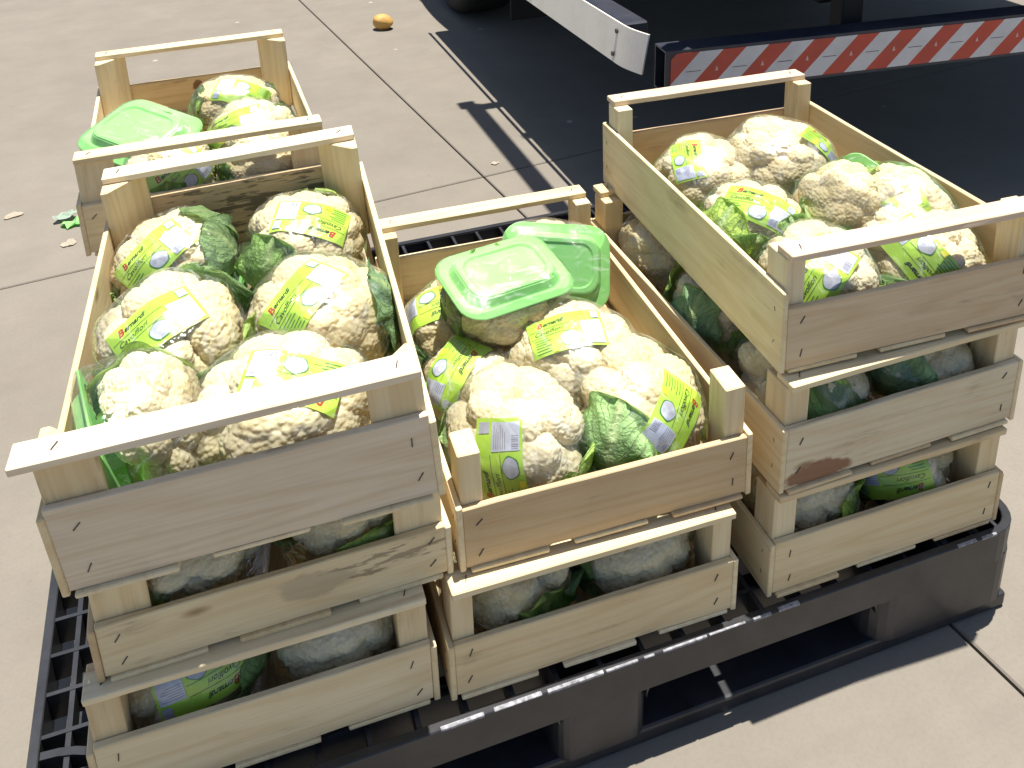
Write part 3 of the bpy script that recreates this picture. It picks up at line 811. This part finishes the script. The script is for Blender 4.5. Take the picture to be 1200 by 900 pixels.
# --- far stack top crate
zb = P['B1'][2]; bx = 'B1'
pack('upturned pack with its green tray base up at the left of the far crate', 160, 147, zb+0.125, (0.16,0.24,-0.96), -0.30, 3, 1.04, None, ((1, R(260)), (2, R(60))), True, 1.0, 'tray')
pack('cauliflower in the far right corner of the far crate, dark leaf at its edge', 276, 124, zb+0.070, (0.05,-0.05,0.97), Q, 1, 0.96, (284, 106, D(170)), ((1, R(20)), (0, R(180))), box=bx)
pack('cauliflower at middle right of the far crate with a slanted label', 296, 160, zb+0.072, (-0.1,-0.1,0.95), Q, 4, 0.94, (268, 146, D(24)), ((1, R(30)), (2, R(200))), box=bx)
pack('leafy cauliflower at the near left of the far crate behind the handle slats', 200, 208, zb+0.066, (-0.1,-0.1,0.95), Q, 2, 0.94, (216, 205, D(35)), ((1, R(270)), (2, R(60))), box=bx)
pack('cauliflower at the near right of the far crate behind the handle slats', 316, 192, zb+0.068, (0.05,-0.1,0.95), Q, 0, 0.96, None, ((1, R(200)), (2, R(330))), box=bx)

def inner(key, label, x, y, var, spin, leaves, s=0.98, up=(0,-0.1,0.95), lab=None, dz=0.068):
    c = MW[key] @ Vector((x, y, dz))
    V_ = CROT.inverted() @ (c - CAM)
    u = PPX + FPX*V_.x/-V_.z; v = PPY - FPX*V_.y/-V_.z
    return pack(label, u, v, c.z, up, spin, var, s*1.09, lab, leaves, tray=False)
inner('L2', 'cauliflower through the slot at left of the middle crate, front left stack', -0.080, 0.098, 1, Q, ((2, R(220)),))
inner('L2', 'cauliflower through the slot at right of the middle crate, front left stack', 0.080, 0.100, 0, Q, ((1, R(180)), (2, R(290))))
inner('L3', 'cauliflower with a grey barcode panel in the lowest crate of the left stack', -0.078, 0.098, 3, Q, ((1, R(330)),), 1.0, (0.05,-0.1,0.95), (238, 798, D(-162)))
inner('L3', 'bare cauliflower at right in the lowest crate of the left stack', 0.080, 0.098, 4, Q, ((1, R(355)),), 0.98)
inner('M2', 'cauliflower with a yellow leaf at left in the lower crate of the middle stack', -0.080, 0.098, 2, Q, ((1, R(285)), (2, R(330))), 0.96)
inner('M2', 'half sunlit cauliflower at right in the lower crate of the middle stack', 0.074, 0.098, 4, Q, ((1, R(190)),), 1.0)
inner('R2', 'cauliflower with a bluish leaf at near left in the middle right crate', -0.080, 0.095, 0, Q, ((0, R(255)),), 0.96)
inner('R2', 'cauliflower with a dark leaf at near right in the middle right crate', 0.080, 0.095, 1, Q, ((0, R(215)),), 0.96)
inner('R2', 'leafy cauliflower halfway back in the middle right crate, beside the middle stack', -0.080, 0.268, 2, Q, ((0, R(200)), (1, R(265)), (1, R(130))), 0.93)
inner('R2', 'bare cauliflower at the far left of the middle right crate, in the shade', -0.078, 0.435, 4, Q, ((2, R(300)),), 0.96)
inner('R3', 'cauliflower with one green leaf at left in the lowest right crate', -0.080, 0.095, 3, Q, ((1, R(305)),), 0.98)
inner('R3', 'cauliflower with a silver label panel at right in the lowest right crate', 0.072, 0.097, 2, Q, ((1, R(190)),), 0.94, (0,-0.1,0.95), (1046, 560, D(-165)))
inner('B2', 'cauliflower in the middle crate of the far stack, below the upturned tray', -0.080, 0.30, 1, Q, ((2, R(220)),))

# ------------------------------------------------------------------ truck
def build_truck():
    root = empty('parked_truck', Matrix.Translation((1.65, 2.9, 0)))
    tag(root, 'dark flatbed truck with white side guard and red and white striped rear bar', 'truck')
    def part(name, me, mat, parent=root, mw=None):
        o = link(name, me, mat); 
        if mw is not None: o.matrix_world = mw
        m0 = o.matrix_world.copy(); bpy.context.view_layer.update()
        o.parent = parent; o.matrix_parent_inverse = WI[parent.name] if parent.name in WI else Matrix()
        if mw is not None: o.matrix_basis = mw
        return o
    WI = {root.name: root.matrix_world.inverted()}
    # load bed, out of the picture above, throws the broad shadow
    part('bed', box_mesh('bed', 0.850, 3.10, 0.80, 5.6, 0.68, 1.0, 0.01), BEDBLUE)
    part('added_sky_blocker', box_mesh('added_sky_blocker', 1.03, 3.10, 0.86, 5.4, 1.002, 2.65, 0.02), BEDBLUE)  # unseen block added over the bed to cut sky light and deepen the shadow
    part('headboard', box_mesh('headboard', 0.80, 2.60, 5.5, 5.6, 1.0, 1.7, 0.01), BEDBLUE)
    part('cab', box_mesh('cab', 0.80, 2.60, 5.75, 7.4, 0.45, 2.3, 0.12, 3), BEDBLUE)
    for x in (1.25, 2.1): part('chassis_rail', box_mesh('chassis_rail', x-0.04, x+0.04, 0.98, 7.0, 0.50, 0.70, 0.008), DARKSTEEL)
    for y in (1.6, 2.6, 4.2): part('cross_member', box_mesh('cross_member', 0.9, 2.5, y-0.04, y+0.04, 0.60, 0.70, 0.008), DARKSTEEL)
    # side guard: folded sheet profile, rounded nose towards the rear
    bm = bmesh.new()
    xa, ya = 0.733, 0.956
    pts = [(0.702, 2.75), (0.7085, 1.60), (0.7135, 1.05)] 
    for i in range(1, 7):
        a = R(90*i/6); pts.append((0.7135 + 0.020*(1-math.cos(a)), 1.05 - 0.092*i/6))
    prof = []
    for (x, y) in pts: prof.append((x, y))
    zz0, zz1 = 0.398, 0.490
    th = 0.004
    inn = []
    for i, (x, y) in enumerate(prof):
        x0, y0 = prof[max(i-1, 0)]; x1, y1 = prof[min(i+1, len(prof)-1)]
        dx, dy = x1-x0, y1-y0; L_ = math.hypot(dx, dy); inn.append((x - dy/L_*th*-1*-1, y + dx/L_*th))
    inn = [(x+0.004, y+0.001) for x, y in prof]
    a = [[bm.verts.new((x+0.016*(z-zz0)/0.09, y, z)) for x, y in prof] for z in (zz0, zz1)]
    b = [[bm.verts.new((x+0.016*(z-zz0)/0.09, y, z)) for x, y in inn] for z in (zz0, zz1)]
    for i in range(len(prof)-1):
        bm.faces.new((a[0][i], a[0][i+1], a[1][i+1], a[1][i])); bm.faces.new((b[0][i], b[1][i], b[1][i+1], b[0][i+1]))
        bm.faces.new((a[1][i], a[1][i+1], b[1][i+1], b[1][i])); bm.faces.new((a[0][i], b[0][i], b[0][i+1], a[0][i+1]))
    for i in (0, -1): bm.faces.new((a[0][i], a[1][i], b[1][i], b[0][i]))
    bmesh.ops.recalc_face_normals(bm, faces=bm.faces)
    sg = part('side_guard', mesh_from_bm(bm, 'side_guard'), GUARD)
    part('guard_box', box_mesh('guard_box', 0.7365, 0.80, 1.06, 2.75, 0.402, 0.4885, 0.004), NAVY)
    part('guard_bracket', box_mesh('guard_bracket', 0.76, 1.25, 1.5, 1.56, 0.42, 0.47, 0.004), DARKSTEEL)
    part('guard_bracket', box_mesh('guard_bracket', 0.77, 0.80, 1.5, 1.56, 0.42, 0.82, 0.004), DARKSTEEL)
    for zz in (0.416, 0.470):
        bm = bmesh.new(); bmesh.ops.create_cone(bm, cap_ends=True, segments=10, radius1=0.006, radius2=0.005, depth=0.005)
        part('bolt', mesh_from_bm(bm, 'bolt'), STAPLE, root, Matrix.Translation((0.7115+0.016*(zz-0.398)/0.09, 1.072, zz)) @ Matrix.Rotation(R(90), 4, 'Y'))
    # rear underrun bar with striped sheet
    p0 = Vector((0.748, 0.853, 0)); p1 = Vector((1.760, 0.753, 0))
    ex = (p1-p0).normalized(); ey = Vector((-ex.y, ex.x, 0))
    bw = Matrix(((ex.x, ey.x, 0, p0.x), (ex.y, ey.y, 0, p0.y), (0, 0, 1, 0.384), (0, 0, 0, 1)))
    LB = 1.42; HB = 0.100
    bm = bmesh.new()
    bm_box(bm, -0.010, LB, 0.0, 0.004, 0, HB); bm_box(bm, -0.010, LB, 0.004, 0.062, HB-0.004, HB); bm_box(bm, -0.010, LB, 0.058, 0.062, 0.0, HB-0.004); bm_box(bm, -0.010, LB, 0.004, 0.058, 0.0, 0.004)
    bar = part('underrun_bar', mesh_from_bm(bm, 'underrun_bar'), NAVY, root, bw)
    bpy.context.view_layer.update()
    zs0, zs1 = 0.007, 0.093; sl = 0.082; step = 0.0540; k = 0; x = -0.068
    while x < LB-0.06:
        xa = x; xb = x+step
        poly = [(xa, zs0), (xb, zs0), (xb+sl, zs1), (xa+sl, zs1)]
        # clip to the left end of the sheet
        def clip(poly, xm):
            out = []
            for i in range(len(poly)):
                A, B = poly[i], poly[(i+1) % len(poly)]
                if A[0] >= xm: out.append(A)
                if (A[0] >= xm) != (B[0] >= xm):
                    t = (xm-A[0])/(B[0]-A[0]); out.append((xm, A[1]+t*(B[1]-A[1])))
            return out
        poly = clip(poly, 0.002)
        if len(poly) >= 3:
            bm = bmesh.new()
            f = bm.faces.new([bm.verts.new((px_, -0.0012, pz)) for px_, pz in poly]); bmesh.ops.recalc_face_normals(bm, faces=[f])
            r_ = bmesh.ops.extrude_face_region(bm, geom=[f]); bmesh.ops.translate(bm, vec=(0, 0.0010, 0), verts=[e for e in r_['geom'] if isinstance(e, bmesh.types.BMVert)])
            bmesh.ops.recalc_face_normals(bm, faces=bm.faces)
            red = k % 2 == 0
            st = link('reflective_stripe', mesh_from_bm(bm, 'reflective_stripe'), REDR if red else WHITER, bar)
            mx = (xa+xb+sl)/2; mz = (zs0+zs1)/2
            if mx > 0.02:
                bm = bmesh.new()
                if red:
                    for (q0, q1, wq) in ((0.0, 0.007, 0.0042), (0.004, 0.011, 0.003)):
                        bm.faces.new([bm.verts.new(p_) for p_ in ((mx-wq, -0.0016, mz-0.004+q0), (mx+wq, -0.0016, mz-0.004+q0), (mx, -0.0016, mz-0.004+q1))])
                    link('stripe_mark', mesh_from_bm(bm, 'stripe_mark'), PALEPINK, st)
                else:
                    bm.faces.new([bm.verts.new(p_) for p_ in ((mx-0.017, -0.0016, mz-0.0008), (mx+0.017, -0.0016, mz-0.0008), (mx+0.017, -0.0016, mz+0.0004), (mx-0.017, -0.0016, mz+0.0004))])
                    link('stripe_mark', mesh_from_bm(bm, 'stripe_mark'), BLACKINK, st)
        x += step; k += 1
    for xx in (1.25, 2.05): part('bar_bracket', box_mesh('bar_bracket', xx-0.03, xx+0.03, 0.905, 0.955, 0.40, 0.82, 0.004), DARKSTEEL)
    # mud flap and light box deep in the shade
    part('mud_flap', box_mesh('mud_flap', 0.84, 1.14, 2.20, 2.21, 0.17, 0.62, 0.003), TYRE)
    # wheels
    for wx in (0.93, 2.42):
        for wy in (2.98, 6.2):
            bm = bmesh.new(); prof = [(0.20,-0.105),(0.33,-0.12),(0.362,-0.10),(0.372,-0.06),(0.372,0.06),(0.362,0.10),(0.33,0.12),(0.20,0.105)]
            nseg = 40; rr = []
            for i in range(nseg):
                a_ = 2*math.pi*i/nseg
                rr.append([bm.verts.new((t, r*math.cos(a_), r*math.sin(a_))) for r, t in prof])
            for i in range(nseg):
                for j in range(len(prof)-1): bm.faces.new((rr[i][j], rr[(i+1) % nseg][j], rr[(i+1) % nseg][j+1], rr[i][j+1]))
            bmesh.ops.recalc_face_normals(bm, faces=bm.faces)
            wmw = Matrix.Translation((wx, wy, 0.371))
            tyre = part('tyre', mesh_from_bm(bm, 'tyre', True), TYRE, root, wmw)
            bm = bmesh.new(); bmesh.ops.create_cone(bm, cap_ends=True, segments=28, radius1=0.205, radius2=0.19, depth=0.16)
            o = link('rim', mesh_from_bm(bm, 'rim'), DARKSTEEL, tyre); o.rotation_euler = (0, R(90), 0)
    for wy in (2.98, 6.2):
        bm = bmesh.new(); bmesh.ops.create_cone(bm, cap_ends=True, segments=14, radius1=0.05, radius2=0.05, depth=1.5)
        part('axle', mesh_from_bm(bm, 'axle'), DARKSTEEL, root, Matrix.Translation((1.68, wy, 0.37)) @ Matrix.Rotation(R(90), 4, 'Y'))
    # side rail standing above the bed: its shadow lies beside the truck's
    rx = 0.757
    part('side_rail', box_mesh('side_rail', rx-0.030, rx+0.026, 0.90, 2.03, 1.455, 1.495, 0.006), DARKSTEEL)
    for yy in (0.93, 1.72):
        part('rail_post', box_mesh('rail_post', rx+0.06, rx+0.10, yy-0.018, yy+0.018, 0.99, 1.46, 0.004), DARKSTEEL)
    part('rail_latch', box_mesh('rail_latch', rx-0.02, rx+0.12, 1.97, 2.02, 1.44, 1.47, 0.004), DARKSTEEL)
    part('rail_latch', box_mesh('rail_latch', rx-0.045, rx+0.01, 2.00, 2.06, 1.45, 1.48, 0.004), DARKSTEEL)
    return root
build_truck()

# ------------------------------------------------------------------ small things on the concrete
bm = bmesh.new(); bmesh.ops.create_icosphere(bm, subdivisions=4, radius=1)
rs = random.Random(3)
for v in bm.verts:
    p = v.co.copy(); k = 1 + 0.06*math.sin(3*p.x+1)*math.cos(2.3*p.y) + 0.04*math.sin(5*p.z+2*p.x)
    v.co = Vector((p.x*0.043*k, p.y*0.033*k, p.z*0.032*k))
po = link('potato', mesh_from_bm(bm, 'potato', True), POTATO)
g = at(449, 34, 0); po.location = (g.x, g.y, 0.031); po.rotation_euler = (0.1, 0.1, -0.4)
tag(po, 'single potato lying on the sunlit concrete near the truck shadow', 'potato')

def scrap(name, u, v, sx, sy, mat, label, cat, rot, seed, lift=0.006):
    rs = random.Random(seed); bm = bmesh.new(); n = 14
    c = bm.verts.new((0, 0, lift*0.5)); ring = []
    for i in range(n):
        a = 2*math.pi*i/n; k = rs.uniform(0.65, 1.1)
        ring.append(bm.verts.new((sx*k*math.cos(a), sy*k*math.sin(a), max(0.0012, lift*rs.random()))))
    for i in range(n): bm.faces.new((c, ring[i], ring[(i+1) % n]))
    bmesh.ops.solidify(bm, geom=bm.faces[:], thickness=0.0008)
    o = link(name, mesh_from_bm(bm, name), mat); g = at(u, v, 0); o.location = (g.x, g.y, 0.0015); o.rotation_euler = (0, 0, rot)
    tag(o, label, cat); return o
wrp = empty('torn_wrapper', Matrix.Translation(at(80, 262, 0)))
tag(wrp, 'torn green and white wrapper on the concrete beside the far stack', 'litter')
for nm, mt, dx, dy, sx, sy, sd in (('green_film', TRAY, 0.02, -0.01, 0.040, 0.024, 1), ('clear_film', SCRAPF, -0.005, 0.025, 0.032, 0.020, 2)):
    o = scrap(nm, 80, 262, sx, sy, mt, None, None, 0.3, sd, 0.012); o.parent = wrp; o.location = (dx, dy, 0.002 + (0.006 if sd == 2 else 0))
scrap('leaf_scrap', 16, 253, 0.028, 0.016, SCRAP, 'larger pale dry leaf scrap on concrete at the left picture edge', 'leaf scrap', 0.4, 4, 0.003)
scrap('leaf_scrap', 81, 286, 0.022, 0.016, SCRAP, 'small pale leaf scrap on concrete just below the torn green wrapper', 'leaf scrap', 1.0, 5, 0.003)
scrap('leaf_scrap', 580, 192, 0.012, 0.010, SCRAP, 'tiny pale leaf scrap just behind the crossing of the concrete joints', 'leaf scrap', 0.2, 6, 0.003)
